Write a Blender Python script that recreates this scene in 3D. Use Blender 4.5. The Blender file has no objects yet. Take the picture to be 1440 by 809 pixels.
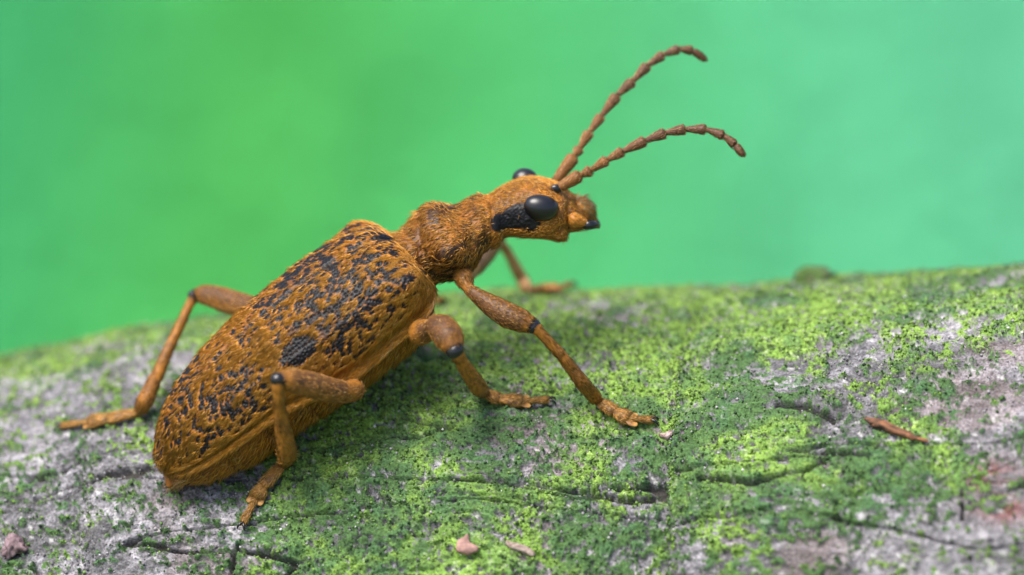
# Macro photograph of a longhorn beetle on a mossy branch.  1 Blender unit = 1 cm.
import bpy, math
import numpy as np
from mathutils import Vector

scn = bpy.context.scene
scn.unit_settings.system = 'METRIC'
scn.unit_settings.scale_length = 0.01
R = math.radians
rng = np.random.default_rng(7)

# ------------------------------------------------------------------ camera
PITCH, DIST, PPC = R(20.0), 20.0, 360.0          # look-down angle, distance (cm), photo pixels per cm
cX = np.array([1.0, 0, 0])
cY = np.array([0, math.sin(PITCH), math.cos(PITCH)])
cZ = np.array([0, -math.cos(PITCH), math.sin(PITCH)])    # towards the camera
cam_d = bpy.data.cameras.new('camera'); cam = bpy.data.objects.new('camera', cam_d)
scn.collection.objects.link(cam); scn.camera = cam
cam.location = Vector(cZ * DIST); cam.rotation_euler = (math.pi / 2 - PITCH, 0, 0)
cam_d.sensor_width = 36.0; cam_d.lens = 36.0 * DIST / (1440 / PPC)
cam_d.clip_start = 0.5; cam_d.clip_end = 60000
cam_d.dof.use_dof = True; cam_d.dof.focus_distance = DIST - 0.12; cam_d.dof.aperture_fstop = 0.29
cam_d.dof.aperture_blades = 0

# ------------------------------------------------------------------ light
SUN = np.array([-0.34, -0.22, 0.915]); SUN /= np.linalg.norm(SUN)
w = bpy.data.worlds.new('World'); scn.world = w; w.use_nodes = True
nt = w.node_tree; nt.nodes.clear()
sky = nt.nodes.new('ShaderNodeTexSky'); sky.sky_type = 'NISHITA'; sky.sun_disc = False
sky.sun_elevation = math.asin(SUN[2]); sky.sun_rotation = math.atan2(SUN[0], SUN[1])
sky.air_density = 1.0; sky.dust_density = 4.0; sky.ozone_density = 1.0
bg = nt.nodes.new('ShaderNodeBackground'); bg.inputs['Strength'].default_value = 0.10
wo = nt.nodes.new('ShaderNodeOutputWorld')
nt.links.new(sky.outputs[0], bg.inputs[0]); nt.links.new(bg.outputs[0], wo.inputs[0])
sl = bpy.data.lights.new('sun', 'SUN'); sl.energy = 2.2; sl.angle = R(40); sl.color = (1.0, 0.96, 0.90)
so = bpy.data.objects.new('sun', sl); scn.collection.objects.link(so)
so.rotation_euler = Vector(SUN).to_track_quat('Z', 'Y').to_euler(); so.location = Vector(SUN * 60)
scn.view_settings.view_transform = 'Standard'; scn.view_settings.look = 'None'
scn.view_settings.exposure = 1.38; scn.view_settings.gamma = 1.0
scn.cycles.use_denoising = True; scn.cycles.use_adaptive_sampling = False

# ------------------------------------------------------------------ helpers
def C2W(p):
    p = np.atleast_2d(np.asarray(p, float))
    return p[:, :1] * cX + p[:, 1:2] * cY + p[:, 2:3] * cZ
def PC(px, py, z):                                  # photo pixel at depth z -> camera-aligned cm
    k = (DIST - z) / DIST
    return np.array([(px - 720) / PPC * k, (404.5 - py) / PPC * k, z])
def PCs(lst): return np.array([PC(*p[:3]) for p in lst])
def to_px(p):                                       # camera-aligned -> photo pixel
    k = DIST / (DIST - p[..., 2])
    return 720 + p[..., 0] * k * PPC, 404.5 - p[..., 1] * k * PPC
def nrm(v): return v / (np.linalg.norm(v, axis=-1, keepdims=True) + 1e-12)
def ss(a, b, x):
    t = np.clip((x - a) / (b - a), 0, 1); return t * t * (3 - 2 * t)
def mix(a, b, t): return a + (b - a) * t[..., None]
def col(*c): return np.array(c, float)

def h3(ix, iy, iz, seed=0):
    h = (ix.astype(np.uint32) * np.uint32(374761393)) ^ (iy.astype(np.uint32) * np.uint32(668265263)) ^ \
        (iz.astype(np.uint32) * np.uint32(2147483647 - 1274126177)) ^ np.uint32((seed * 362437 + 12345) & 0xffffffff)
    h = (h ^ (h >> np.uint32(13))) * np.uint32(1274126177)
    h = (h ^ (h >> np.uint32(16))) * np.uint32(2246822519)
    h = h ^ (h >> np.uint32(15))
    return (h & np.uint32(0xffffff)).astype(np.float64) / 16777215.0
def vnoise(p, seed=0):
    f = np.floor(p).astype(np.int64); t = p - f; t = t * t * (3 - 2 * t)
    out = 0
    for dx in (0, 1):
        wx = t[:, 0] if dx else 1 - t[:, 0]
        for dy in (0, 1):
            wy = t[:, 1] if dy else 1 - t[:, 1]
            for dz in (0, 1):
                wz = t[:, 2] if dz else 1 - t[:, 2]
                out = out + wx * wy * wz * h3(f[:, 0] + dx, f[:, 1] + dy, f[:, 2] + dz, seed)
    return out
def fbm(p, octv=4, seed=0, gain=0.5):
    a, s, n = 1.0, 0.0, 0.0
    for i in range(octv):
        c_, s_ = math.cos(.6 + 1.1 * i), math.sin(.6 + 1.1 * i)          # turn each octave so that no lattice shows
        q = np.stack([p[:, 0] * c_ - p[:, 1] * s_, p[:, 0] * s_ + p[:, 1] * c_, p[:, 2]], 1)
        s = s + a * vnoise(q * (2.03 ** i) + 17.1 * i, seed + i); n += a; a *= gain
    return s / n
def worley(x, y, seed=0):                           # F1, F2, cell id in 0..1
    fx, fy = np.floor(x).astype(np.int64), np.floor(y).astype(np.int64)
    f1 = np.full(x.shape, 9.0); f2 = f1.copy(); idc = np.zeros(x.shape); zz = np.zeros_like(fx)
    for dx in (-1, 0, 1):
        for dy in (-1, 0, 1):
            cx, cy = fx + dx, fy + dy
            qx = cx + 0.1 + 0.8 * h3(cx, cy, zz, seed); qy = cy + 0.1 + 0.8 * h3(cx, cy, zz, seed + 1)
            d = np.hypot(qx - x, qy - y); cid = h3(cx, cy, zz, seed + 2)
            near = d < f1
            f2 = np.where(near, f1, np.minimum(f2, d)); idc = np.where(near, cid, idc); f1 = np.where(near, d, f1)
    return f1, f2, idc

def mesh_np(name, co, faces, mat, parent=None, cols=None, smooth=True):
    """one mesh object from arrays; faces is (N,3) or (N,4) or a list of such arrays"""
    if not isinstance(faces, list): faces = [faces]
    me = bpy.data.meshes.new(name)
    loops = np.concatenate([f.ravel() for f in faces]).astype(np.int32)
    tot = np.concatenate([np.full(len(f), f.shape[1], np.int32) for f in faces])
    st = np.concatenate([[0], np.cumsum(tot)[:-1]]).astype(np.int32)
    me.vertices.add(len(co)); me.vertices.foreach_set('co', np.asarray(co, np.float32).ravel())
    me.loops.add(len(loops)); me.loops.foreach_set('vertex_index', loops)
    me.polygons.add(len(tot)); me.polygons.foreach_set('loop_start', st); me.polygons.foreach_set('loop_total', tot)
    me.polygons.foreach_set('use_smooth', np.full(len(tot), smooth))
    me.update(calc_edges=True); me.validate()
    if cols is not None:
        a = me.color_attributes.new('Col', 'FLOAT_COLOR', 'POINT')
        c4 = np.ones((len(co), 4), np.float32); c4[:, :cols.shape[1]] = cols
        a.data.foreach_set('color', c4.ravel())
    me.materials.append(mat)
    o = bpy.data.objects.new(name, me); scn.collection.objects.link(o)
    if parent is not None: o.parent = parent
    return o
def empty(name, loc=(0, 0, 0), parent=None):
    o = bpy.data.objects.new(name, None); scn.collection.objects.link(o)
    o.location = Vector(loc); o.empty_display_size = 0.2
    if parent: o.parent = parent
    return o
def tag(o, label, cat=None, kind=None, group=None):
    if label: o['label'] = label
    if cat: o['category'] = cat
    if kind: o['kind'] = kind
    if group: o['group'] = group
    return o
def gridfaces(n, m, wrap):                          # n rings of m points
    i = np.arange(n - 1)[:, None]; j = np.arange(m if wrap else m - 1)[None, :]; k = (j + 1) % m
    return np.stack([i * m + j, i * m + k, (i + 1) * m + k, (i + 1) * m + j], -1).reshape(-1, 4)
def grid_normals(P, wrap):
    du = np.gradient(P, axis=0)
    dv = (np.roll(P, -1, 1) - np.roll(P, 1, 1)) / 2 if wrap else np.gradient(P, axis=1)
    return nrm(np.cross(dv, du)), du, dv

def mat(name, rough=0.6, spec=0.4, noise=None, bump=None, sheen=0.0, color=None, coat=0.0, transl=0.0, cvar=0.0):
    m = bpy.data.materials.new(name); m.use_nodes = True
    t = m.node_tree; b = t.nodes['Principled BSDF']
    b.inputs['Roughness'].default_value = rough; b.inputs['Specular IOR Level'].default_value = spec
    b.inputs['Sheen Weight'].default_value = sheen; b.inputs['Coat Weight'].default_value = coat
    src = None
    if color is None:
        a = t.nodes.new('ShaderNodeAttribute'); a.attribute_name = 'Col'; src = a.outputs['Color']
    else:
        rgb = t.nodes.new('ShaderNodeRGB'); rgb.outputs[0].default_value = (*color, 1); src = rgb.outputs[0]
    tc = t.nodes.new('ShaderNodeTexCoord')
    if noise:
        n = t.nodes.new('ShaderNodeTexNoise'); n.inputs['Scale'].default_value = noise; n.inputs['Detail'].default_value = 6
        t.links.new(tc.outputs['Object'], n.inputs['Vector'])
        mr = t.nodes.new('ShaderNodeMapRange'); mr.inputs[1].default_value = 0.25; mr.inputs[2].default_value = 0.75
        mr.inputs[3].default_value = 1 - cvar; mr.inputs[4].default_value = 1 + cvar
        t.links.new(n.outputs[0], mr.inputs[0])
        mx = t.nodes.new('ShaderNodeVectorMath'); mx.operation = 'SCALE'
        t.links.new(src, mx.inputs[0]); t.links.new(mr.outputs[0], mx.inputs['Scale']); src = mx.outputs[0]
        if bump:
            bp = t.nodes.new('ShaderNodeBump'); bp.inputs['Strength'].default_value = 0.8; bp.inputs['Distance'].default_value = bump
            t.links.new(n.outputs[0], bp.inputs['Height']); t.links.new(bp.outputs[0], b.inputs['Normal'])
    t.links.new(src, b.inputs['Base Color'])
    if transl:
        tr = t.nodes.new('ShaderNodeBsdfTranslucent'); ms = t.nodes.new('ShaderNodeMixShader'); ms.inputs[0].default_value = transl
        t.links.new(src, tr.inputs[0]); t.links.new(b.outputs[0], ms.inputs[1]); t.links.new(tr.outputs[0], ms.inputs[2])
        t.links.new(ms.outputs[0], t.nodes['Material Output'].inputs['Surface'])
    return m

M_bark = mat('bark_and_moss', 0.8, 0.3, noise=105, bump=0.007, cvar=0.72)
M_gran = mat('moss_granule', 0.75, 0.3, noise=120, cvar=0.2, transl=0.15)
M_leaf = mat('meadow_leaf', 0.7, 0.15, transl=0.2)
M_ground = mat('meadow_soil', 0.95, 0.1, color=(0.085, 0.125, 0.05), noise=0.05, cvar=0.3)
M_cut = mat('beetle_cuticle', 0.42, 0.22, noise=160, bump=0.0015, cvar=0.12)
M_hair = mat('beetle_hair', 0.5, 0.35, transl=0.2)
M_eye = mat('beetle_eye', 0.33, 0.6, color=(0.004, 0.004, 0.006))
M_black = mat('black_cuticle', 0.22, 0.5, color=(0.008, 0.008, 0.010))
M_bit = mat('debris', 0.85, 0.3, noise=60, bump=0.004, cvar=0.3)

# ------------------------------------------------------------------ ground and meadow, far below and behind
GZ = -75.0
co = np.array([[-20000, -20000, GZ], [20000, -20000, GZ], [20000, 20000, GZ], [-20000, 20000, GZ]], float)
tag(mesh_np('ground', co, np.array([[0, 1, 2, 3]]), M_ground), 'green meadow ground far behind the branch', kind='structure')

def meadow():
    n = 150000
    x = rng.uniform(-75, 75, n); y = rng.uniform(130, 380, n); z = GZ + rng.uniform(0.3, 7, n)
    L = rng.uniform(1.3, 2.8, n); W = L * rng.uniform(0.35, 0.55, n)
    az = rng.uniform(0, 2 * math.pi, n); el = rng.uniform(-0.1, 0.35, n)
    d = np.stack([np.cos(az) * np.cos(el), np.sin(az) * np.cos(el), np.sin(el)], 1)
    s = nrm(np.cross(d, np.array([0, 0, 1.0]) + rng.normal(0, .22, (n, 3)))); up = np.cross(s, d)
    c = np.stack([x, y, z], 1)
    v = np.stack([c, c + d * L[:, None] * .45 + s * W[:, None] * .5 + up * L[:, None] * .08, c + d * L[:, None], c + d * L[:, None] * .45 - s * W[:, None] * .5 + up * L[:, None] * .08], 1)
    b = (np.arange(n) * 4)[:, None]
    f = np.concatenate([b + np.array([[0, 1, 2]]), b + np.array([[0, 2, 3]])])
    g = fbm(np.stack([x / 40, y / 120, np.zeros(n)], 1), 2, 40) - .5
    xx = x + g * 6                                          # wavy ramp of leaf colour, deeper green at left to paler mint at right
    ks = [-26, -13, 0, 12, 24]
    cl = np.stack([np.interp(xx, ks, q) for q in ([.056, .078, .090, .112, .122], [.385, .415, .475, .488, .485], [.138, .090, .158, .242, .276])], 1)
    cl = cl * (0.76 + .4 * rng.random(n))[:, None]
    o = mesh_np('meadow_plants', v.reshape(-1, 3), f, M_leaf, cols=np.repeat(cl, 4, 0), smooth=False)
    tag(o, 'soft blurred green foliage filling the background', 'foliage', 'stuff')
meadow()

# ------------------------------------------------------------------ the branch
SIL = np.array([(-2600, 1080, 0.2), (-900, 690, -0.6), (-300, 562, -1.50), (0, 500, -1.55), (200, 462, -1.46), (420, 432, -1.33), (700, 414, -1.22), (860, 413, -1.20),
                (1000, 409, -1.17), (1160, 392, -1.04), (1440, 373, -.88), (1800, 352, -.7), (2400, 330, -.5), (4000, 200, -1.2)], float)
def branch():
    S = PCs(SIL)
    u = np.concatenate([np.linspace(-9, -2.7, 40, endpoint=False), np.linspace(-2.7, 2.7, 1230), np.linspace(2.7, 9, 41)[1:]])
    ax = np.stack([u, np.interp(u, S[:, 0], S[:, 1]), np.interp(u, S[:, 0], S[:, 2])], 1)
    k = np.exp(-.5 * (np.linspace(-3, 3, 41)) ** 2); k /= k.sum()
    uu = np.linspace(-9.5, 9.5, 1900)
    yy = np.convolve(np.pad(np.interp(uu, S[:, 0], S[:, 1]), 20, 'edge'), k, 'valid'); z2 = np.convolve(np.pad(np.interp(uu, S[:, 0], S[:, 2]), 20, 'edge'), k, 'valid')
    ax[:, 1] = np.interp(u, uu, yy); ax[:, 2] = np.interp(u, uu, z2)
    T = nrm(np.gradient(ax, u, axis=0))
    Nn = nrm(np.array([0, 1, 0.0]) - T * T[:, 1:2]); B = np.cross(T, Nn)         # B towards the camera
    Rb = 1.75 + 0.03 * u
    a0, a1 = R(-18), R(84)
    th = np.concatenate([np.linspace(a0, a1, 540), np.linspace(a1, a0 + 2 * math.pi, 70)[1:-1]])
    n, m = len(u), len(th)
    N3 = Nn[:, None] * np.cos(th)[None, :, None] + B[:, None] * np.sin(th)[None, :, None]
    P = (ax - Nn * Rb[:, None])[:, None] + N3 * Rb[:, None, None]
    Uc = np.broadcast_to(u[:, None], (n, m)).ravel(); Vc = (Rb[:, None] * th[None, :]).ravel()
    z0 = np.zeros(n * m)
    px, py = to_px(P); px, py = px.ravel(), py.ravel()
    warp = fbm(np.stack([Uc * 2, Vc * 2, z0], 1), 3, 3) - .5
    big = fbm(np.stack([Uc * .8, Vc * .9, z0 + 3], 1), 3, 11) - .5
    mid = fbm(np.stack([Uc * 3.2, Vc * 6.5, z0], 1), 4, 21) - .5
    fine = fbm(np.stack([Uc * 22, Vc * 34, z0], 1), 3, 31) - .5
    micro = vnoise(np.stack([Uc * 95, Vc * 110, z0], 1), 35) - .5
    # cracks that run along the grain
    cr = np.abs(fbm(np.stack([Uc * .55 + warp * .3, Vc * 4.6 + warp * .9, z0 + 9], 1), 3, 51) - .5)
    crm = ss(.012, .002, cr) * ss(.48, .62, vnoise(np.stack([Uc * 1.7, Vc * 2.2, z0 + 5], 1), 61))
    cr2 = np.abs(fbm(np.stack([Uc * 1.5 + warp * .5, Vc * 11 + warp * 1.5, z0 + 2], 1), 2, 55) - .5)
    crm2 = ss(.012, .002, cr2) * ss(.5, .65, vnoise(np.stack([Uc * 3, Vc * 4, z0], 1), 66))
    def crack(path, wpx):
        d = np.full(n * m, 1e9)
        for (x0, y0), (x1, y1) in zip(path[:-1], path[1:]):
            t = np.clip(((px - x0) * (x1 - x0) + (py - y0) * (y1 - y0)) / ((x1 - x0) ** 2 + (y1 - y0) ** 2), 0, 1)
            d = np.minimum(d, np.hypot(px - x0 - t * (x1 - x0) + 22 * warp, py - y0 - t * (y1 - y0) + 22 * mid))
        return ss(wpx, wpx * .3, d)
    for path, wd in (([(1336, 640), (1347, 690), (1343, 730), (1358, 780), (1362, 830)], 3.4), ([(985, 672), (1060, 682), (1130, 668), (1165, 652)], 5), ([(1092, 570), (1130, 574), (1170, 590)], 5),
                     ([(318, 830), (338, 768)], 5), ([(860, 700), (905, 712)], 4), ([(1320, 520), (1380, 512), (1450, 516)], 3)):
        crm = np.maximum(crm, crack(path, wd))
    # bark scales
    wf1, wf2, wid = worley(Uc * 8 + warp * 5 + fine, Vc * 16 + warp * 7 + fine * 1.5, 71)
    plate = ss(.0, .35, wf2 - wf1)
    # where moss grows
    blobs = [(500, 640, 190, 120, .34), (610, 500, 90, 80, .4), (800, 520, 220, 80, .12), (1000, 600, 170, 70, .28), (1150, 440, 220, 60, .12),
             (1380, 425, 120, 40, .34), (700, 790, 260, 60, .34), (300, 770, 70, 60, .12), (1100, 690, 220, 60, .28), (260, 462, 170, 28, .3),
             (60, 520, 110, 30, .25), (1290, 655, 130, 55, .28), (1020, 480, 120, 50, .14), (460, 560, 80, 60, .2), (640, 440, 60, 30, .3),
             (110, 690, 210, 110, -.32), (110, 560, 170, 36, -.2), (1410, 570, 70, 90, -.34), (1290, 790, 230, 50, -.34), (880, 690, 140, 40, -.12), (590, 668, 50, 22, -.28),
             (1250, 510, 110, 30, -.2), (1180, 600, 70, 30, -.15), (930, 470, 60, 20, -.15), (1420, 700, 90, 120, -.3), (750, 640, 60, 30, -.1), (540, 700, 40, 20, -.25)]
    bias = np.zeros(n * m)
    for bx, by, rx, ry, wt in blobs:
        bias += wt * np.exp(-(((px - bx) / rx) ** 2 + ((py - by) / ry) ** 2))
    outside = ss(0, 250, np.maximum(np.maximum(-px, px - 1440), py - 809))
    bias = bias * (1 - outside)
    mo = .5 + .75 * (fbm(np.stack([Uc * 3.2, Vc * 3.8, z0 + 1], 1), 5, 81, .62) - .5) + bias * .62
    fm = fbm(np.stack([Uc * 30, Vc * 36, z0], 1), 3, 88, .9)
    cov = .14 + .78 * ss(.34, .66, mo)                               # share of the bark that is covered
    fu = ss(.28, .72, fm)
    moss = ss(-.06, .06, cov - fu)
    moss *= 1 - .9 * crm
    # moss cushions and grains
    c1, c1b, ci1 = worley(Uc * 17 + warp * 3, Vc * 17 + warp * 3, 91)
    c2, c2b, ci2 = worley(Uc * 58 + fine * 2, Vc * 58 + fine * 2, 95)
    cush = np.sqrt(np.clip(1 - (c1 / .8) ** 2, 0, 1)); grain = np.sqrt(np.clip(1 - (c2 / .75) ** 2, 0, 1))
    gapm = ss(.55, .68, fbm(np.stack([Uc * 9, Vc * 11, z0 + 4], 1), 3, 99, .6))       # gaps between the cushions
    disp = .06 * big + .045 * mid + .008 * fine + .002 * micro + .007 * (plate - 1) - .04 * crm - .022 * crm2
    disp += moss * (.004 + .010 * cush * (.5 + ci1) + .006 * grain * (.4 + .8 * ci2) - .016 * gapm)
    P = P + N3 * disp.reshape(n, m)[..., None]
    # colours of bark and moss, darker along the cracks
    r1 = fbm(np.stack([Uc * 7, Vc * 12, z0 + 7], 1), 4, 101, .6); r2 = fbm(np.stack([Uc * 2.2, Vc * 3, z0 + 8], 1), 3, 103)
    f2 = fbm(np.stack([Uc * 60, Vc * 80, z0 + 2], 1), 2, 111)
    bark = mix(mix(col(.10, .098, .104), col(.22, .212, .23), ss(.32, .66, r1)), col(.31, .298, .31), ss(.58, .75, r1) * .6)
    bark = bark * (.25 + 1.15 * f2)[:, None]
    bark = mix(bark, col(.19, .135, .13), ss(.58, .70, r2) * .35)
    bark = bark * (.85 + .3 * wid)[:, None] * (.75 + .5 * (fine + .5))[:, None]
    red = np.exp(-(((px - 1395) / 40) ** 2 + ((py - 672) / 22) ** 2)) + .8 * np.exp(-(((px - 1410) / 35) ** 2 + ((py - 715) / 18) ** 2))
    bark = mix(bark, col(.16, .05, .045), np.clip(red * 1.2, 0, 1) * ss(.35, .6, r1))
    bark = mix(bark, col(.03, .026, .024), np.clip(crm + crm2 * .7, 0, 1))
    g1 = fbm(np.stack([Uc * 5, Vc * 6, z0 + 3], 1), 4, 107, .6)
    # more lime on the upper side and in one front patch, darker moss further round
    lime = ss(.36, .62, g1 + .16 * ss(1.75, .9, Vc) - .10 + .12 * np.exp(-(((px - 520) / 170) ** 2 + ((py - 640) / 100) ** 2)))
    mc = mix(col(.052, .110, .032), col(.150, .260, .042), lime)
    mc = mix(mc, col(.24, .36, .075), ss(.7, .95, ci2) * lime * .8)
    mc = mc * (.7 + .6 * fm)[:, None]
    mc = mix(mc, col(.05, .12, .05), ss(.7, .9, ci1) * .5)
    mc = mix(mc, col(.02, .04, .02), ss(.12, .05, ci2) * .6)
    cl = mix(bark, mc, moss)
    speck = ss(.965, .985, ci2) * (1 - moss * .6)
    cl = mix(cl, col(.50, .50, .48), speck * .4)
    faces = gridfaces(n, m, True)
    root = empty('mossy_branch', C2W((ax - Nn * Rb[:, None])[n // 2])[0])
    tag(root, 'thick grey bark branch crusted with lime green moss and algae under the beetle', 'branch')
    W3 = C2W(P.reshape(-1, 3)) - np.array(root.location)
    caps = np.array([np.arange(m)[::-1], np.arange(m) + (n - 1) * m])
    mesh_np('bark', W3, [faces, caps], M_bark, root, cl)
    # separate grains standing on the crust
    vis = ((np.arange(m) < 540)[None, :] & (np.abs(u) < 2.6)[:, None]).ravel()
    pr = vis * (.16 + moss * (.35 + .65 * lime)) * (1 - gapm * .5)
    pr /= pr.sum(); K = 64000
    idx = rng.choice(n * m, K, p=pr)
    Nf = N3.reshape(-1, 3)[idx]; base = P.reshape(-1, 3)[idx] + rng.normal(0, .003, (K, 3))
    ms = moss[idx]; kind = rng.random(K)
    rad = .0028 + .0052 * rng.random(K) ** 2
    octa = np.array([(1, 0, 0), (-1, 0, 0), (0, 1, 0), (0, -1, 0), (0, 0, 1), (0, 0, -1)], float)
    icf = np.array([(0, 2, 4), (2, 1, 4), (1, 3, 4), (3, 0, 4), (2, 0, 5), (1, 2, 5), (3, 1, 5), (0, 3, 5)])
    ax3 = nrm(rng.normal(size=(K, 3))); q2 = nrm(np.cross(ax3, rng.normal(size=(K, 3)))); q3 = np.cross(ax3, q2)
    rotm = np.stack([ax3, q2, q3], 1)
    sc = rng.uniform(.65, 1.4, (K, 6, 1))
    v = base[:, None] + np.einsum('ij,kjl->kil', octa, rotm) * sc * rad[:, None, None] + Nf[:, None] * (rad * .35)[:, None, None]
    gc = mc[idx] * (.6 + .9 * rng.random(K))[:, None]
    gc = mix(gc, col(.20, .34, .06), (kind < .13) * .8); gc = mix(gc, col(.014, .030, .018), (kind > .86) * .8)
    crumb = (rng.random(K) > .25 + .65 * ms); bc = mix(col(.09, .085, .09), col(.36, .34, .36), rng.random(K))
    gc = np.where(crumb[:, None], bc, gc)
    white = rng.random(K) < .004; gc = np.where(white[:, None], col(.65, .64, .62), gc)
    o = mesh_np('moss_granules', C2W(v.reshape(-1, 3)) - np.array(root.location), (np.arange(K)[:, None, None] * 6 + icf[None]).reshape(-1, 3), M_gran, root, np.repeat(gc, 6, 0))
    o['kind'] = 'stuff'; o['label'] = 'tiny bright green moss grains'
    # lookup of the crust under a photo pixel
    q = P.reshape(-1, 3)[vis]; qx, qy = to_px(q); nq = N3.reshape(-1, 3)[vis]
    def on(px_, py_, lift=0.0):
        d = (qx - px_) ** 2 + (qy - py_) ** 2
        i = np.argpartition(d, 12)[:12]
        j = i[np.argmax(q[i, 2])] if d[i].min() < 30 else int(np.argmin(d))
        return q[j] + nq[j] * lift, nq[j]
    return root, on
branch_root, on_bark = branch()

# ------------------------------------------------------------------ the beetle
beetle = empty('longhorn_beetle', C2W(on_bark(560, 600)[0])[0])
tag(beetle, 'orange brown longhorn beetle with black speckles and raised segmented antennae on mossy branch', 'beetle')
BO = np.array(beetle.location)
ORG, ORG2, BRN, BLK = col(.52, .205, .018), col(.70, .36, .055), col(.16, .065, .018), col(.005, .0048, .006)

def hairs(name, base, nor, direc, L, rad, cols, parent, bend=.35, label=None):
    """many fine bristles as slender bent cones"""
    n = len(base); d = nrm(direc); s = nrm(np.cross(d, nor)); t = np.cross(s, d)
    v = np.zeros((n, 4, 3))
    for k in range(3):
        a = 2 * math.pi * k / 3
        v[:, k] = base + (s * math.cos(a) + t * math.sin(a)) * rad[:, None] - nor * .001
    v[:, 3] = base + d * L[:, None]
    F = (np.arange(n)[:, None, None] * 4 + np.array([(0, 1, 3), (1, 2, 3), (2, 0, 3)])[None]).reshape(-1, 3)
    o = mesh_np(name, C2W(v.reshape(-1, 3)) - BO, F, M_hair, parent, np.repeat(cols, 4, 0))
    o['kind'] = 'stuff'
    if label: o['label'] = label
    return o
def scatter(P, Nn, du, dv, K, prob):
    """K random spots on a grid surface P(n,m,3), chosen with probability ~ area * prob"""
    n, m = P.shape[:2]
    area = np.linalg.norm(np.cross(du, dv), axis=-1) * prob
    area[0] = area[-1] = 0
    p = area.ravel() / area.sum(); idx = rng.choice(n * m, K, p=p)
    a, b = rng.uniform(-.5, .5, (2, K, 1))
    return idx, P.reshape(-1, 3)[idx] + du.reshape(-1, 3)[idx] * a + dv.reshape(-1, 3)[idx] * b, Nn.reshape(-1, 3)[idx]
def hair_cols(K, c1=ORG, c2=ORG2, dark=.12):
    r = rng.random(K); c = mix(c1, c2, r) * (.40 + .95 * rng.random(K))[:, None]
    return mix(c, col(.66, .42, .16), (rng.random(K) < dark) * .8)

# --- frame of the wing cases
EB, EA = PC(582, 366, -0.02), PC(230, 660, 0.04)
FW = nrm(EB - EA); EL = np.linalg.norm(EB - EA)
RH = np.array([0.36, -0.46, 0.80])
def frame(F):
    r = nrm(RH - F * (F @ RH)[..., None] if F.ndim > 1 else RH - F * (F @ RH)); return r, np.cross(r, F)
RW, UW = frame(FW)

# --- trunk: head, prothorax and abdomen as one skin
def axp(t, dn=0.0): return EB + (EA - EB) * (t / 450) - UW * dn
st = []
def S_(p, w_, ht, hb): st.append((*p, w_, ht, hb))
S_(PC(236, 685, .0), .004, .004, .004); S_(PC(239, 680, .0), .035, .014, .020)
S_(axp(440, .03), .110, .03, .050); S_(axp(408, .03), .178, .05, .095); S_(axp(345, .02), .228, .09, .165); S_(axp(250), .238, .12, .215)
S_(axp(150), .248, .15, .255); S_(axp(60), .250, .15, .262); S_(axp(34), .215, .13, .245); S_(axp(22), .15, .10, .17)
S_(PC(574, 369, -.03), .128, .112, .125); S_(PC(583, 364, -.03), .130, .116, .128); S_(PC(591, 359, -.035), .124, .108, .128); S_(PC(600, 353, -.04), .132, .124, .138)
S_(PC(613, 345, -.045), .155, .148, .15); S_(PC(630, 336, -.05), .172, .140, .155); S_(PC(646, 328, -.06), .150, .108, .135); S_(PC(660, 321, -.07), .118, .092, .105)
S_(PC(672, 316, -.08), .118, .098, .100); S_(PC(682, 312, -.085), .120, .100, .100); S_(PC(689, 309, -.09), .114, .094, .092); S_(PC(693, 307, -.09), .096, .084, .078)
S_(PC(706, 302, -.10), .100, .088, .080); S_(PC(722, 298, -.11), .128, .104, .092); S_(PC(742, 295, -.12), .148, .122, .096); S_(PC(762, 295, -.13), .150, .122, .098)
S_(PC(780, 297, -.14), .135, .098, .104); S_(PC(793, 299, -.15), .118, .082, .108); S_(PC(800, 301, -.15), .104, .074, .085); S_(PC(810, 304, -.155), .084, .064, .055)
S_(PC(824, 308, -.16), .062, .048, .040); S_(PC(834, 311, -.165), .040, .030, .026); S_(PC(838, 313, -.165), .012, .010, .008)
st = np.array(st)
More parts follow.
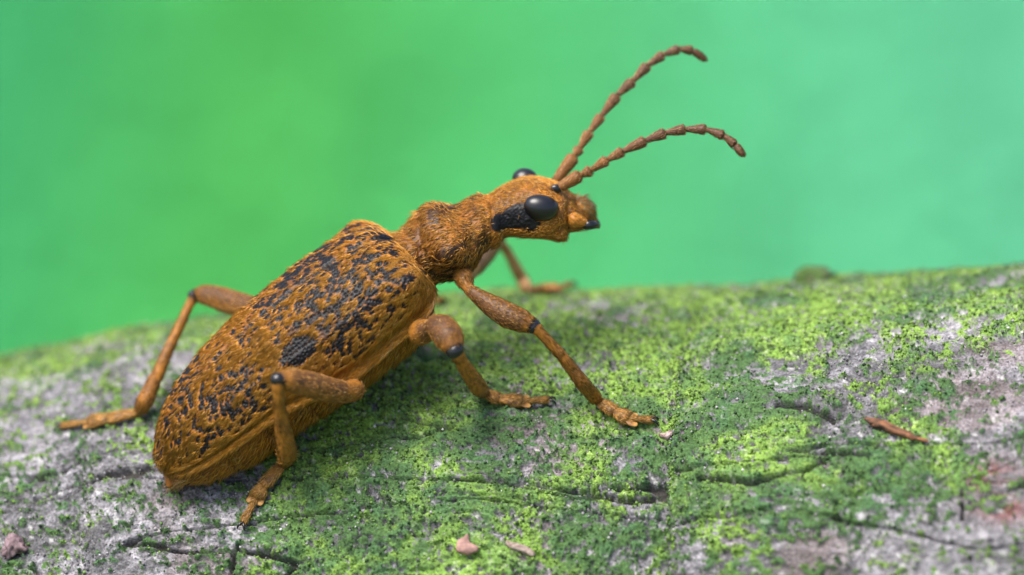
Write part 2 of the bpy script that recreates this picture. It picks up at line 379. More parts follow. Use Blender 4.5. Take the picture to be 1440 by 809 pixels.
def trunk():
    d = np.concatenate([[0], np.cumsum(np.linalg.norm(np.diff(st[:, :3], axis=0), axis=1))])
    N, Mv = 540, 150
    s = np.linspace(0, d[-1], N); A = np.stack([np.interp(s, d, st[:, i]) for i in range(6)], 1)
    k = np.exp(-.5 * np.linspace(-2.4, 2.4, 13) ** 2); k /= k.sum()
    for i in range(6): A[:, i] = np.convolve(np.pad(A[:, i], 6, 'edge'), k, 'valid')
    ks = np.exp(-.5 * np.linspace(-2.5, 2.5, 61) ** 2); ks /= ks.sum()
    Cs = np.stack([np.convolve(np.pad(A[:, i], 30, 'reflect', reflect_type='odd'), ks, 'valid') for i in range(3)], 1)
    F = nrm(np.gradient(Cs, axis=0)); Rr, U = frame(F)
    ph = np.linspace(0, 2 * math.pi, Mv, endpoint=False)            # 0 = near side, 90 = back
    cx, sy = np.cos(ph), np.sin(ph)
    e = 0.92
    X = np.sign(cx) * np.abs(cx) ** e; Y = np.sign(sy) * np.abs(sy) ** e
    hh = np.where(Y[None] > 0, A[:, 4:5], A[:, 5:6])
    P = A[:, None, :3] + Rr[:, None] * (A[:, 3:4] * X[None])[..., None] + U[:, None] * (hh * Y[None])[..., None]
    Nn, du, dv = grid_normals(P, True); Nn = -Nn
    px, py = to_px(P)
    near = (Nn[..., 2] > -.2) * 1.0
    def bump(x, y, rx, ry, a, side=True):
        return a * np.exp(-(((px - x) / rx) ** 2 + ((py - y) / ry) ** 2)) * (near if side else 1)
    D = bump(630, 356, 20, 16, .045) + bump(612, 296, 18, 12, .012) + bump(640, 300, 13, 10, -.012) + bump(652, 303, 12, 14, -.010)
    D += bump(590, 356, 4, 60, -.010, False) + bump(692, 312, 3, 45, -.006, False)        # collars
    D += bump(664, 345, 8, 22, -.012, False) + bump(676, 305, 5, 40, .006, False)
    D += bump(790, 333, 9, 7, .016) + bump(800, 300, 4, 30, -.010) + bump(770, 262, 26, 9, .006)
    D += bump(735, 322, 40, 7, .006) + bump(760, 254, 10, 7, -.006)
    # mirror the side tubercle on the hidden side
    far = (Nn[..., 2] < -.2); D += .045 * np.exp(-((px - 622) / 18) ** 2) * np.clip(-(Nn * Rr[:, None]).sum(-1), 0, 1) ** 4 * far
    q = P.reshape(-1, 3)
    D += (.010 * (fbm(q * 14, 3, 5) - .5) + .006 * (fbm(q * 50, 2, 6) - .5)).reshape(N, Mv)
    tw1, tw2, _ = worley(px.ravel() / 3.4, py.ravel() / 3.4, 77); D += .005 * (ss(.5, .1, tw1).reshape(N, Mv) - .4) * np.exp(-((((px - 724) / 32) ** 2 + ((py - 308) / 20) ** 2) ** 2)) * near
    # folds of the belly plates
    tb = s[:, None] / 1.25
    for c in (.22, .37, .52, .66): D += -.010 * np.exp(-((tb - c) / .008) ** 2) * (Y[None] < .2)
    P = P + Nn * D[..., None]
    Nn, du, dv = grid_normals(P, True); Nn = -Nn
    px, py = to_px(P); q = P.reshape(-1, 3)
    n1 = fbm(q * 18, 4, 12, .6).reshape(N, Mv); n2 = fbm(q * 60, 2, 14).reshape(N, Mv)
    def blob(x, y, rx, ry, ang=0):
        c_, s_ = math.cos(R(ang)), math.sin(R(ang)); dx, dy = px - x, py - y
        return np.exp(-(((dx * c_ + dy * s_) / rx) ** 2 + ((-dx * s_ + dy * c_) / ry) ** 2) ** 2)
    lat = np.abs((Nn * Rr[:, None]).sum(-1))
    # bare black cuticle behind the eye, on both temples
    temple = np.maximum(np.maximum(blob(728, 305, 25, 19, -22), blob(703, 314, 15, 14, -30)), blob(746, 314, 16, 12)) * (Nn[..., 2] > 0)
    hx = np.exp(-(((px - 712) / 26) ** 2) ** 2) * (Nn[..., 2] < 0) * ss(.55, .8, lat); temple = np.maximum(temple, hx)
    temple = ss(.35, .55, temple + (n2 - .5) * .35)
    dark = np.maximum(np.maximum(blob(680, 341, 14, 9, -35), blob(662, 385, 7, 7)), np.maximum(blob(578, 330, 14, 5, 50) * .8, blob(607, 383, 22, 5, 40) * .8))
    thor = ss(596, 606, px) * ss(690, 680, px)
    speck = ss(.52, .60, n1 + .10 * blob(632, 355, 30, 26) * (Nn[..., 2] > 0)) * thor
    dark = np.clip(np.maximum(np.maximum(dark, speck * .85), blob(801, 306, 3, 20, 8) * .9), 0, 1)
    headk = ss(.58, .66, n1) * ss(690, 700, px) * .6 * (py < 300)
    cl = mix(np.broadcast_to(col(.27, .095, .012), P.shape), col(.10, .04, .012), ss(.3, .7, n1))
    cl = mix(cl, BRN * .6, np.clip(dark + headk, 0, 1)); cl = mix(cl, BLK, dark * .7); cl = mix(cl, BLK, temple)
    mouth = ss(806, 814, px) * ss(.45, .62, n1); cl = mix(cl, BLK, mouth * .7)
    tip = np.concatenate([P.reshape(-1, 3), Cs[:1], A[-1:, :3]]); m = Mv
    j = np.arange(m); c0 = np.stack([np.full(m, N * m), (j + 1) % m, j], 1); c1 = np.stack([np.full(m, N * m + 1), (N - 1) * m + j, (N - 1) * m + (j + 1) % m], 1)
    cols = np.concatenate([cl.reshape(-1, 3), cl[0, :1], cl[-1, :1]])
    body = mesh_np('body', C2W(tip) - BO, [gridfaces(N, m, True), np.concatenate([c0, c1])], M_cut, beetle, cols)
    # pubescence
    prob = (1 - .97 * temple) * (1 - .75 * dark) * np.where(px > 806, .5, 1.0)
    hidden = (Y[None] > .3) & (s[:, None] < 1.15); prob = np.where(hidden, 0, prob) * np.where(px < 590, .5, 1.2)
    K = 24000
    idx, b, nn = scatter(P, Nn, du, dv, K, prob)
    back = -F[idx // Mv]; rs = rng.normal(0, .35, (K, 3))
    x_ = b[:, :1]
    ppx, ppy = to_px(b)
    fwd = ss(780, 800, ppx)[:, None]
    dr = back * (1 - 2 * fwd) + rs; dr = dr - nn * (dr * nn).sum(1, keepdims=True)
    dr = nrm(dr) + nn * rng.uniform(.06, .40, (K, 1)) + np.where(((ppx < 590) | (ppx > 806)), .25, 0)[:, None] * nn
    L = rng.uniform(.018, .036, K) * np.where(ppx < 590, 1.4, 1) * np.where(ppx < 262, 1.3, 1) * np.where(ppx > 700, .75, 1)
    hc = hair_cols(K); hc = hc * np.where((ppx < 588), .9, 1)[:, None]; hc = mix(hc, col(.55, .36, .16), (ppx < 262) * .7); hc = np.where(((rng.random(K) < .36) & (ppx > 590) & (ppx < 690))[:, None], col(.02, .015, .012), hc)
    hairs('body_hair', b, nn, dr, L, np.full(K, .0015), hc, body, label='short orange pubescence')
    # pale dust caught low on the thorax
    pd = (np.exp(-(((px - 640) / 35) ** 2 + ((py - 370) / 30) ** 2)) + .06) * (px > 560)
    K = 130; idx, b, nn = scatter(P, Nn, du, dv, K, pd)
    hairs('dust_specks', b + nn * .004, nn, nn, rng.uniform(.003, .007, K), rng.uniform(.0015, .0032, K), np.broadcast_to(col(.75, .74, .70), (K, 3)), body, label='pale dust specks')
    def surf(x, y):
        d = (px - x) ** 2 + (py - y) ** 2 + np.where(Nn[..., 2] > 0, 0, 1e6); i = np.argmin(d); return P.reshape(-1, 3)[i]
    return body, surf
body, on_body = trunk()

# --- wing cases
def elytron(side):
    N, Mv = (430, 170) if side > 0 else (320, 120)
    s = np.linspace(0, 1, N); q = np.linspace(0, 1, Mv)
    pm = 99 - 15 * ss(.30, .70, s); phi = q[None] * np.radians(pm)[:, None]      # the edge climbs towards the rear
    ks = [0, .012, .03, .07, .13, .3, .5, .68, .8, .88, .94, .98, 1.0]
    wv = np.interp(s, ks, [.17, .215, .25, .283, .294, .300, .294, .272, .238, .200, .150, .090, .03])
    hv = np.interp(s, ks, [.10, .150, .180, .212, .232, .258, .262, .248, .220, .184, .138, .085, .04])
    k = np.exp(-.5 * np.linspace(-2.5, 2.5, 21) ** 2); k /= k.sum()
    wv = np.convolve(np.pad(wv, 10, 'reflect', reflect_type='odd'), k, 'valid'); hv = np.convolve(np.pad(hv, 10, 'reflect', reflect_type='odd'), k, 'valid')
    wv = np.maximum(wv, .015); hv = np.maximum(hv, .022)
    sx = np.sin(phi); cy = np.cos(phi)
    X = np.abs(sx) ** .88; Y = np.sign(cy) * np.abs(cy) ** .84
    deg = q * 100
    x = wv[:, None] * X; y = hv[:, None] * Y - .012 * ss(.5, .9, s)[:, None]
    x = np.maximum(x, .0018)
    y = y - .014 * np.exp(-(x / .012) ** 2)                                    # the seam
    S = s[:, None] * EL
    P = EB + (-FW) * S[..., None] + RW * (side * x)[..., None] + UW * y[..., None]
    Nn, du, dv = grid_normals(P, False)
    if (Nn[N // 2, Mv // 3] @ UW) < 0: Nn = -Nn
    D = .016 * np.exp(-((deg[None] - 97) / 2.2) ** 2) - .010 * np.exp(-((deg[None] - 91) / 3) ** 2)
    D = D * ss(.0, .08, s)[:, None] * ss(1.0, .9, s)[:, None] + .008 * np.exp(-((s[:, None] - .985) / .012) ** 2)
    D += .032 * np.exp(-((s[:, None] - .075) / .05) ** 2 - ((deg[None] - 62) / 16) ** 2)       # shoulder
    D -= .016 * np.exp(-((s[:, None] - .085) / .05) ** 2 - ((deg[None] - 36) / 11) ** 2)
    for r_ in (30, 56): D += .005 * np.exp(-((deg[None] - r_) / 4) ** 2) * ss(.12, .3, s)[:, None] * ss(.95, .75, s)[:, None]
    arc = np.cumsum(np.linalg.norm(np.diff(P, axis=1, prepend=P[:, :1]), axis=-1), 1)
    L2 = np.stack([np.broadcast_to(S, arc.shape), arc, np.full(arc.shape, 3.0 + side)], -1).reshape(-1, 3)
    # irregular black flecks
    wob = (fbm(L2 * 12, 2, 44) - .5)[:, None] * np.array([[.02, .05, 0]])
    a_ = R(24); rot = np.stack([L2[:, 0] * math.cos(a_) + L2[:, 1] * math.sin(a_), -L2[:, 0] * math.sin(a_) + L2[:, 1] * math.cos(a_), L2[:, 2]], 1) + wob
    wc1, wc2, wci = worley(rot[:, 0] * 34, rot[:, 1] * 46, 205)
    n1 = (.55 * vnoise(rot * np.array([55, 75, 1]), 201) + .45 * vnoise(rot * np.array([100, 130, 1]), 203)).reshape(N, Mv); wc1 = wc1.reshape(N, Mv); wci = wci.reshape(N, Mv)
    n3 = fbm(L2 * 7, 2, 207).reshape(N, Mv); nf = vnoise(L2 * 95, 209).reshape(N, Mv)
    sb = np.broadcast_to(s[:, None], (N, Mv)); db = np.broadcast_to(deg[None], (N, Mv))
    G = lambda c, r_, d_, w_: np.exp(-((sb - c) / r_) ** 2 - ((db - d_) / w_) ** 2)
    dens = .10 * G(.25, .16, 45, 30) + .10 * G(.70, .10, 62, 22) + .05 * G(.2, .1, 12, 15) - .16 * G(.06, .05, 68, 20) - .10 * G(.47, .08, 70, 26) - .12 * G(.56, .05, 40, 40) \
        - .10 * G(.95, .06, 60, 40) - .10 * ss(66, 84, db) - .2 * ss(84, 92, db) - .05 + .10 * (n3 - .5) + .05 * G(.36, .05, 55, 18) + .03 * G(.82, .08, 35, 25)
    rc = .78 * np.clip(wci * 1.1 + dens * 3.0 + .03, 0, 1) ** .8
    spot = ss(rc + .05, rc - .05, wc1 + .9 * (n1 - .5)) * ss(.02, .10, rc)
    big = ((sb - .452) / .064) ** 2 + ((db - 52) / 13.0) ** 2 + (nf - .5) * .5 + (n1 - .5) * .8
    bigm = ss(1.05, .85, big)
    halo = ss(2.6, 1.2, big) * (1 - bigm)
    spot = np.maximum(spot * (1 - .75 * halo), bigm)
    pit, _, pid = worley(L2[:, 0] * 62, L2[:, 1] * 62, 213); pit = ss(.42, .1, pit).reshape(N, Mv)
    D += -.004 * pit * (.15 + .9 * spot) + .002 * (n3 - .5)
    P = P + Nn * D[..., None]
    Nn, du, dv = grid_normals(P, False)
    if (Nn[N // 2, Mv // 3] @ UW) < 0: Nn = -Nn
    base = mix(np.broadcast_to(col(.22, .078, .010), P.shape), col(.12, .045, .010), ss(.35, .7, n3))
    base = mix(base, col(.13, .05, .015), ss(.90, 1.0, sb) * .4 + .0 * sb)
    cl = mix(base, BLK, spot)
    cl = mix(cl, col(.42, .22, .08), ss(94.5, 96, db) * .85)
    co = C2W(P.reshape(-1, 3)) - BO
    f = gridfaces(N, Mv, False)
    if side < 0: f = f[:, ::-1]
    if side > 0: f = f
    lab = 'speckled wing case with one large black spot' if side > 0 else 'far wing case, only its shoulder and back showing'
    o = mesh_np('elytron', co, f, M_cut, beetle, cl.reshape(-1, 3)); o['label'] = lab
    K = 22000 if side > 0 else 9000
    ahead = np.roll(spot, -5, 0)                                            # hair stops short of a bare fleck
    prob = (1 - .97 * ss(.2, .7, np.maximum(spot, ahead))) * (1 - .9 * ss(95, 96.5, db))
    idx, b, nn = scatter(P, Nn, du, dv, K, prob)
    lat = nrm(dv.reshape(-1, 3)[idx])
    dr = -FW + lat * (rng.normal(.12, .28, (K, 1))); dr = dr - nn * (dr * nn).sum(1, keepdims=True)
    dr = nrm(dr) + nn * rng.uniform(.03, .22, (K, 1))
    L = rng.uniform(.020, .038, K); edge = (db.ravel()[idx] > 86) | (sb.ravel()[idx] > .96)
    L = np.where(edge, L * 1.5, L); hc = hair_cols(K, dark=.10)
    hc = mix(hc, BLK, (spot.ravel()[idx] > .4) * .9)
    hairs('elytron_hair', b, nn, dr, L, np.full(K, .0016), hc, o, label='flat lying orange hairs')
elytron(1); elytron(-1)

# --- eyes
def ellipsoid(name, c, ax, F, Rr, U, m, parent, power=1.0, kidney=0.0, seg=(40, 56)):
    th = np.linspace(.001, math.pi - .001, seg[0])[:, None]; ph = np.linspace(0, 2 * math.pi, seg[1], endpoint=False)[None]
    a, b, d = np.cos(th) + 0 * ph, np.sin(th) * np.cos(ph), np.sin(th) * np.sin(ph)
    b = b - kidney * a ** 2
    P = c + F * (a * ax[0])[..., None] + U * (b * ax[1])[..., None] + Rr * (d * ax[2])[..., None]
    return mesh_np(name, C2W(P.reshape(-1, 3)) - BO, gridfaces(*seg, True), m, parent)
hF = nrm(np.array([.985, -.02, -.16])); hR, hU = frame(hF)
ca, sa = math.cos(R(-10)), math.sin(R(-10)); eF = hF * ca + hU * sa; eU = hU * ca - hF * sa
ze = on_body(761, 293)[2]
ellipsoid('eye', PC(761, 293, ze - .012), (.0700, .0530, .050), eF, hR, eU, M_eye, body, kidney=-.10)
ellipsoid('eye', PC(738, 251, -.24), (.050, .040, .045), hF, hR, hU, M_eye, body)

# --- tubes for limbs
def tube(name, pts, rad, m, parent, seg=20, sub=8, colf=None, flat=1.0, caps=True, upv=None, smooth=2.0, noise=0.0):
    pts = np.asarray(pts, float); rad = np.asarray(rad, float)
    d = np.concatenate([[0], np.cumsum(np.linalg.norm(np.diff(pts, axis=0), axis=1))])
    N = max(len(pts) * sub, 12); s = np.linspace(0, d[-1], N)
    A = np.stack([np.interp(s, d, pts[:, i]) for i in range(3)] + [np.interp(s, d, rad)], 1)
    kw = max(1, int(sub * smooth / 2)); k = np.exp(-.5 * np.linspace(-2, 2, 2 * kw + 1) ** 2); k /= k.sum()
    for i in range(3): A[:, i] = np.convolve(np.pad(A[:, i], kw, 'reflect', reflect_type='odd'), k, 'valid')
    kr = np.exp(-.5 * np.linspace(-2, 2, 5) ** 2); kr /= kr.sum(); A[:, 3] = np.convolve(np.pad(A[:, 3], 2, 'edge'), kr, 'valid')
    # rounded ends
    e0 = np.clip(s / (A[0, 3] * .9 + 1e-6), 0, 1); e1 = np.clip((s[-1] - s) / (A[-1, 3] * .9 + 1e-6), 0, 1)
    A[:, 3] *= np.sqrt(np.clip(1 - (1 - e0) ** 2, .01, 1)) * np.sqrt(np.clip(1 - (1 - e1) ** 2, .01, 1))
    T = nrm(np.gradient(A[:, :3], axis=0))
    ref = np.array([.1, .3, 1.0]) if upv is None else upv
    s1 = nrm(np.cross(T, ref)); s2 = np.cross(s1, T)
    ph = np.linspace(0, 2 * math.pi, seg, endpoint=False)
    P = A[:, None, :3] + A[:, 3, None, None] * (s1[:, None] * np.cos(ph)[None, :, None] + s2[:, None] * (flat * np.sin(ph))[None, :, None])
    if noise:
        nn_ = (fbm(P.reshape(-1, 3) * 30, 2, 8) - .5).reshape(N, seg)
        P = P + nrm(P - A[:, None, :3]) * (noise * nn_)[..., None]
    co = np.concatenate([P.reshape(-1, 3), A[:1, :3], A[-1:, :3]])
    j = np.arange(seg); c0 = np.stack([np.full(seg, N * seg), (j + 1) % seg, j], 1); c1 = np.stack([np.full(seg, N * seg + 1), (N - 1) * seg + j, (N - 1) * seg + (j + 1) % seg], 1)
    cols = None
    if colf is not None:
        cols = colf(co, np.concatenate([np.repeat(s / s[-1], seg), [0, 1]]), np.concatenate([np.tile(ph, N), [0, 0]]))
    o = mesh_np(name, C2W(co) - BO, [gridfaces(N, seg, True), np.concatenate([c0, c1])], m, parent, cols)
    return o, P, T, s
def limb_hair(name, P, T, parent, K, L, prob=None, lift=(.15, .5), c1=ORG, c2=ORG2, toward=1):
    Nn, du, dv = grid_normals(P, True)
    cen = P.mean(1, keepdims=True)
    if ((P - cen) * Nn).sum() < 0: Nn = -Nn
    idx, b, nn = scatter(P, Nn, du, dv, K, np.ones(P.shape[:2]) if prob is None else prob)
    t = T[idx // P.shape[1]] * toward
    dr = nrm(t + rng.normal(0, .25, (K, 3))); dr = dr - nn * (dr * nn).sum(1, keepdims=True)
    dr = nrm(dr) + nn * rng.uniform(*lift, (K, 1))
    return hairs(name, b, nn, dr, rng.uniform(.6, 1.2, K) * L, np.full(K, .0014), hair_cols(K, c1, c2), parent)

# --- antennae: one base segment (the scape) carrying ten more
def antenna(pts, z0, z1, rads):
    n = len(pts) - 1
    zz = np.linspace(z0, z1, n + 1); Q = np.array([PC(p[0], p[1], z) for p, z in zip(pts, zz)])
    parent = None
    for i in range(n):
        a, b = Q[i], Q[i + 1]; r = rads[i]
        mid = (a + b) / 2 + nrm(np.array([.1, .1, 0])) * .0
        tone = mix(col(.24, .10, .028), col(.12, .056, .034), np.array(min(1, max(0, (i - 2) / 3))))
        def cf(co, s, ph, tone=tone, i=i):
            nz = fbm(co * 45, 2, 60 + i)
            c = mix(np.broadcast_to(tone, co.shape), tone * .45, nz)
            return mix(c, BLK, ss(.10, .0, s) * .8 + ss(.93, 1.0, s) * .5)
        prof = [.50, .66, .95, 1.18, 1.25, .85] if 0 < i < n - 1 else ([.6, .8, .95, 1.05, 1.1, .9] if i == 0 else [.6, .95, 1.1, 1.0, .75, .3])
        ts = [0, .15, .45, .7, .88, 1.0]
        ov = (b - a) * .03
        pp = [a - ov + (b - a + 2 * ov) * t for t in ts]
        if parent is None:
            o, P, T, s = tube('antenna', pp, r * np.array(prof), M_cut, beetle, seg=16, sub=5, colf=cf); parent = o
            o['label'] = 'segmented brown antenna'
        else:
            o, P, T, s = tube('antenna_segment', pp, r * np.array(prof), M_cut, parent, seg=16, sub=5, colf=cf)
        limb_hair('antenna_hair' if i == 0 else 'segment_hair', P, T, o if i == 0 else parent, 260 if i == 0 else 150, .012, c1=col(.34, .17, .05), c2=col(.45, .25, .10), lift=(.1, .35)) if i < 1 else HA.append((P, T))
    # fine hair of all outer segments, one child of the antenna
    bs, ns, ds = [], [], []
    for P, T in HA:
        Nn, du, dv = grid_normals(P, True); cen = P.mean(1, keepdims=True)
        if ((P - cen) * Nn).sum() < 0: Nn = -Nn
        K = 260; idx, b, nn = scatter(P, Nn, du, dv, K, np.ones(P.shape[:2])); t = T[idx // P.shape[1]]
        dr = nrm(t + rng.normal(0, .2, (K, 3))); dr = dr - nn * (dr * nn).sum(1, keepdims=True)
        bs.append(b); ns.append(nn); ds.append(nrm(dr) + nn * rng.uniform(.12, .4, (K, 1)))
    bs, ns, ds = map(np.concatenate, (bs, ns, ds)); K = len(bs)
    hairs('antenna_hair', bs, ns, ds, rng.uniform(.009, .017, K), np.full(K, .0011), hair_cols(K, col(.30, .15, .06), col(.42, .25, .13)), parent)
    HA.clear()
HA = []
rr = np.array([.024, .017, .0165, .0165, .0175, .017, .0165, .016, .015, .0145, .0135])
antenna([(785, 265), (817, 246), (831, 240), (854, 225), (876, 213), (908, 198), (936, 187), (964, 182), (993, 182), (1018, 191), (1034, 204), (1046, 219)], -.06, .10, rr)
antenna([(780, 257), (808, 219), (815, 209), (829, 186), (846, 163), (868, 134), (890, 114), (911, 92), (933, 77), (955, 69), (974, 71), (993, 85)], -.18, -.30, rr)
ellipsoid('antenna_socket', PC(782, 266, -.055), (.026, .020, .016), hF, hR, hU, M_black, body, seg=(14, 18))
ellipsoid('antenna_socket', PC(776, 257, -.19), (.024, .018, .016), hF, hR, hU, M_black, body, seg=(14, 18))

# --- mouth parts
tube('mandible', [PC(818, 316, -.07), PC(828, 317, -.06), PC(836, 316, -.08), PC(843, 320, -.11)], [.014, .020, .017, .006], M_black, body, seg=14, sub=6)
tube('mandible', [PC(818, 308, -.22), PC(828, 310, -.22), PC(838, 312, -.21), PC(843, 318, -.18)], [.014, .020, .016, .006], M_black, body, seg=14, sub=6)
def palc(co, s, ph): return np.broadcast_to(col(.36, .14, .02), co.shape) * (0.7 + .6 * fbm(co * 40, 2, 4))[:, None]
o, P, T, s = tube('maxilla', [PC(798, 309, -.07), PC(808, 309, -.06), PC(818, 312, -.06), PC(829, 317, -.065)], [.030, .032, .022, .008], M_cut, body, seg=16, sub=6, colf=palc)
limb_hair('maxilla_hair', P, T, o, 260, .016, lift=(.08, .3))
o, P, T, s = tube('labrum', [PC(806, 285, -.12), PC(818, 290, -.12), PC(828, 297, -.13), PC(834, 304, -.14)], [.040, .042, .034, .018], M_cut, body, seg=18, sub=6, flat=.8, colf=palc)
limb_hair('labrum_hair', P, T, o, 380, .030, lift=(.1, .6), c1=col(.5, .36, .16), c2=col(.62, .50, .28))

# --- legs
def legcol(knee, seed):
    def f(co, s, ph):
        n = fbm(co * 28, 3, seed)
        c = mix(np.broadcast_to(col(.31, .125, .018), co.shape), col(.17, .07, .016), ss(.35, .65, n))
        if seed == 341: c = mix(np.broadcast_to(col(.50, .30, .14), co.shape), col(.38, .20, .08), n)  # far front leg paler: light on its inner side put into the colour
        fem = ss(knee - .02, knee - .06, s) * ss(knee * .22, knee * .34, s); c = mix(c, col(.055, .030, .02), fem * .8 * ss(.0, .7, np.sin(ph + .5)))
        k = np.exp(-((s - knee) / .013) ** 2); return mix(c, BLK, np.clip(k * 1.6 + .0, 0, 1) * (1 - 0))
    return f
def leg(path, foot, lobes, claw, seed, hairN=900, tw=1.0):
    """path: (px,py,z,r) from coxa to the tip of the tibia, knee flagged by a 5th value; foot: tarsus pixels on the bark"""
    pts = np.array([PC(p[0], p[1], p[2]) for p in path]); rad = np.array([p[3] for p in path])
    d = np.concatenate([[0], np.cumsum(np.linalg.norm(np.diff(pts, axis=0), axis=1))]); ki = [i for i, p in enumerate(path) if len(p) > 4][0]
    kn = d[ki] / d[-1]
    o, P, T, s = tube('leg', pts, rad, M_cut, beetle, seg=28, sub=14, colf=legcol(kn, seed), smooth=.9, noise=.003)
    sn = s / s[-1]; kmask = (1 - .98 * np.exp(-((sn - kn) / .022) ** 2))[:, None] * np.ones(P.shape[:2])
    limb_hair('leg_hair', P, T, o, int(hairN * 3.6), .023, prob=kmask, lift=(.04, .22), c1=col(.36, .15, .025), c2=col(.50, .24, .05))
    # black knee cap
    kf = nrm(pts[min(ki + 1, len(pts) - 1)] - pts[ki]); kr = nrm(np.cross(kf, np.array([.2, .4, 1.0]))); ku = np.cross(kr, kf)
    kp = pts[ki]
    ellipsoid('knee_joint', kp, (rad[ki] * .92, rad[ki] * .94, rad[ki] * 1.05), kf, kr, ku, M_black, o, seg=(18, 24))
    # tarsus: joints resting on the bark
    Q = []
    for k, (fx, fy, lift) in enumerate(foot):
        if k == 0: Q.append(pts[-1])
        else: Q.append(on_bark(fx, fy, lift)[0])
    Q = np.array(Q)
    nb = on_bark(foot[-1][0], foot[-1][1])[1]
    def tc(co, s_, ph):
        n = fbm(co * 40, 2, seed + 3); c = mix(np.broadcast_to(col(.33, .15, .035), co.shape), col(.13, .07, .035), ss(.4, .7, n)); return c
    widths = [(.012, .024, .027), (.014, .028, .032), (.012, .020, .016)]
    ns = len(Q) - 1
    for k in range(ns):
        a, b = Q[k], Q[k + 1]; dv_ = b - a
        wv = np.array(widths[min(k, 1)] if k < ns - 1 else (.010, .011, .015)) * tw
        t, P2, T2, _ = tube('tarsus_segment', [a - dv_ * .06, a + dv_ * .4, a + dv_ * .85, b + dv_ * .06], [wv[0], wv[1], wv[2], wv[2] * .8], M_cut, o, seg=16, sub=5, flat=.62, colf=tc, upv=nb, smooth=.6)
        limb_hair('tarsus_hair', P2, T2, o, 380, .026, lift=(.06, .35), c1=col(.45, .22, .05), c2=col(.62, .36, .10))
    # two pale lobes under the claw joint
    la = Q[-2] - (Q[-1] - Q[-2]) * .25; ld = nrm(Q[-1] - Q[-2]); lsd = nrm(np.cross(ld, nb))
    for sgn in (-1, 1):
        e = la + ld * .055 * tw + lsd * sgn * .026 * tw - nb * .006
        tube('tarsus_lobe', [la, la + (e - la) * .5 + lsd * sgn * .008, e], [.010 * tw, .016 * tw, .011 * tw], M_cut, o, seg=14, sub=6, flat=.38, colf=lambda co, s_, ph: mix(np.broadcast_to(col(.20, .09, .025), co.shape), col(.46, .25, .07), ss(.55, 1, s_)), upv=nb)
        c0 = Q[-1]
        tube('claw', [c0, c0 + ld * .018 + lsd * sgn * .010 + nb * .004, c0 + ld * .030 + lsd * sgn * .015 - nb * .006, c0 + ld * .030 + lsd * sgn * .016 - nb * .022], [.006, .0055, .004, .0018], M_black, o, seg=8, sub=5)
    return o

def zb(px, py, lift=0.02): return on_bark(px, py, lift)[0][2]
# near front leg
z1 = zb(841, 564)
leg([(648, 380, .03, .040), (654, 396, .06, .034), (657, 404, .08, .022), (667, 413, .11, .026), (690, 429, .14, .040), (715, 444, .17, .049), (735, 452, .19, .043), (750, 459, .20, .030, 1),
     (760, 468, .20, .019), (790, 500, .17, .021), (820, 540, .12, .027), (840, 563, z1 + .02, .027)],
    [(841, 563, 0), (864, 584, .022), (884, 592, .022), (914, 592, .016)], None, None, 301)
# near middle leg
leg([(583, 470, .16, .052), (595, 466, .22, .050), (604, 460, .27, .030), (612, 458, .29, .044), (622, 462, .32, .056), (632, 476, .37, .058), (640, 493, .40, .036, 1),
     (647, 506, .38, .024), (660, 526, .30, .030), (672, 544, .20, .034), (679, 551, zb(679, 551) + .03, .026)],
    [(679, 551, 0), (702, 566, .024), (736, 567, .024), (770, 564, .016)], None, None, 311, 600)
# near hind leg
leg([(505, 545, .20, .045), (488, 552, .27, .040), (465, 549, .34, .047), (435, 541, .42, .050), (410, 535, .48, .044), (391, 534, .52, .029, 1),
     (391, 550, .51, .023), (394, 580, .45, .025), (400, 615, .38, .034), (404, 638, .33, .038), (400, 650, zb(400, 652) + .02, .026)],
    [(400, 650, 0), (374, 686, .026), (361, 702, .024), (345, 733, .016)], None, None, 321)
# far hind leg
leg([(420, 452, -.18, .05), (380, 444, -.26, .05), (345, 432, -.36, .050), (310, 420, -.43, .047), (285, 414, -.47, .038), (273, 416, -.48, .026, 1),
     (267, 428, -.47, .018), (245, 475, -.42, .020), (220, 530, -.34, .026), (204, 565, -.27, .033), (196, 579, zb(196, 582) + .02, .026)],
    [(196, 579, 0), (155, 592, .024), (128, 597, .022), (88, 602, .016)], None, None, 331)
# far front leg
leg([(648, 392, -.25, .04), (655, 385, -.35, .036), (668, 372, -.50, .044), (685, 350, -.68, .046), (700, 336, -.82, .030, 1),
     (706, 343, -.86, .019), (720, 366, -.93, .021), (735, 395, -1.0, .026), (744, 410, zb(746, 414) , .026)],
    [(744, 410, 0), (765, 414, .026), (782, 414, .026), (803, 408, .03)], None, None, 341, 500)
# far middle leg, hidden behind the body
leg([(575, 430, -.22, .05), (560, 418, -.34, .045), (545, 412, -.5, .05), (535, 415, -.62, .03, 1), (545, 422, -.66, .022), (565, 428, -.72, .03), (575, 432, zb(575, 432), .026)],
    [(575, 432, 0), (590, 430, .02), (602, 428, .02), (622, 426, .014)], None, None, 351, 300)

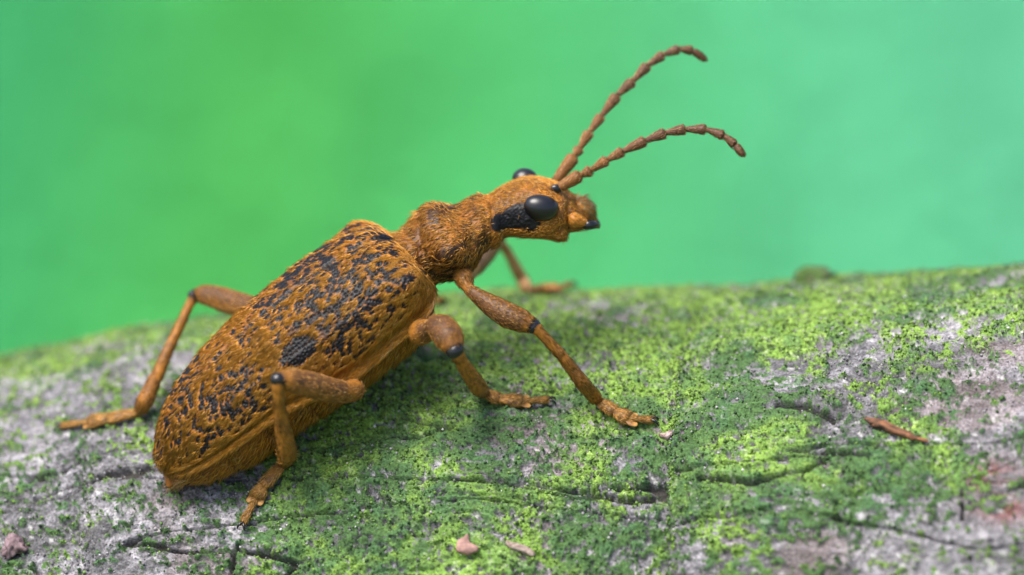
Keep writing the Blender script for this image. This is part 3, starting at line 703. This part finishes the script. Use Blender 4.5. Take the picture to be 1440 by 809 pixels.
# ------------------------------------------------------------------ loose bits on the bark
def chip(name, px, py, L, W, H, ang, c1, c2, label, cat, seed, sink=.3, rough=.3, taper=0.0, pw=.7):
    p, nb = on_bark(px, py, 0)
    tx = nrm(np.array([math.cos(R(ang)), math.sin(R(ang)), 0]) - nb * (nb @ np.array([math.cos(R(ang)), math.sin(R(ang)), 0]))); ty = np.cross(nb, tx)
    n, m = 26, 26
    th = np.linspace(.01, math.pi - .01, n)[:, None]; ph = np.linspace(0, 2 * math.pi, m, endpoint=False)[None]
    a, b, d = np.cos(th) + 0 * ph, np.sin(th) * np.cos(ph), np.sin(th) * np.sin(ph)
    a, b, d = [np.sign(q) * np.abs(q) ** pw for q in (a, b, d)]; tp = 1 - taper * (a * .5 + .5); b, d = b * tp, d * tp
    P = np.stack([a * L / 2, b * W / 2, d * H / 2], -1)
    q = P.reshape(-1, 3)
    nz = (fbm(q * ((5.5 if name == 'lichen_lump' else 2.2) / W) + seed, 3, seed) - .5).reshape(n, m)
    P = P * (1 + rough * 2 * nz)[..., None]; P[..., 1] += .5 * W * np.sin(a * 2.2 + seed) * .5
    Wp = p + nb * H * (.5 - sink) + P[..., :1] * tx + P[..., 1:2] * ty + P[..., 2:] * nb
    cc = mix(np.broadcast_to(c1, (n * m, 3)), c2, ss(.35, .65, fbm(q * (5 / W), 3, seed + 1)))
    W3 = C2W(Wp.reshape(-1, 3)); base = W3.mean(0)
    o = mesh_np(name, W3 - base, gridfaces(n, m, True), M_bit, None, cc); o.location = Vector(base)
    return tag(o, label, cat)
chip('bark_splinter', 1257, 606, .25, .046, .040, -30, col(.20, .085, .04), col(.045, .028, .02), 'curved reddish brown bark splinter lying on the moss', 'splinter', 3, rough=.55, taper=.6, sink=.2)
chip('bark_flake', 660, 768, .075, .06, .035, -60, col(.34, .20, .17), col(.22, .13, .11), 'small pinkish flake on dark green moss below the beetle', 'flake', 5)
chip('lichen_lump', 20, 772, .10, .09, .06, 20, col(.20, .14, .15), col(.07, .045, .05), 'knobbly purplish grey lump on bare bark', 'lichen', 8, rough=.75, pw=1.0)
chip('bark_flake', 936, 612, .05, .03, .025, 25, col(.40, .30, .28), col(.16, .10, .09), 'tiny pale pink chip beside the front foot', 'flake', 11)
chip('twig_fragment', 733, 772, .12, .03, .03, -35, col(.32, .26, .22), col(.16, .11, .09), 'pale curled twig fragment half sunk in moss', 'twig', 13)
chip('moss_cushion', 1150, 392, .20, .14, .09, 8, col(.05, .10, .02), col(.07, .08, .04), 'dark mossy cushion on the far rim of the branch', 'moss', 17, sink=.55, pw=1.0, rough=.7)
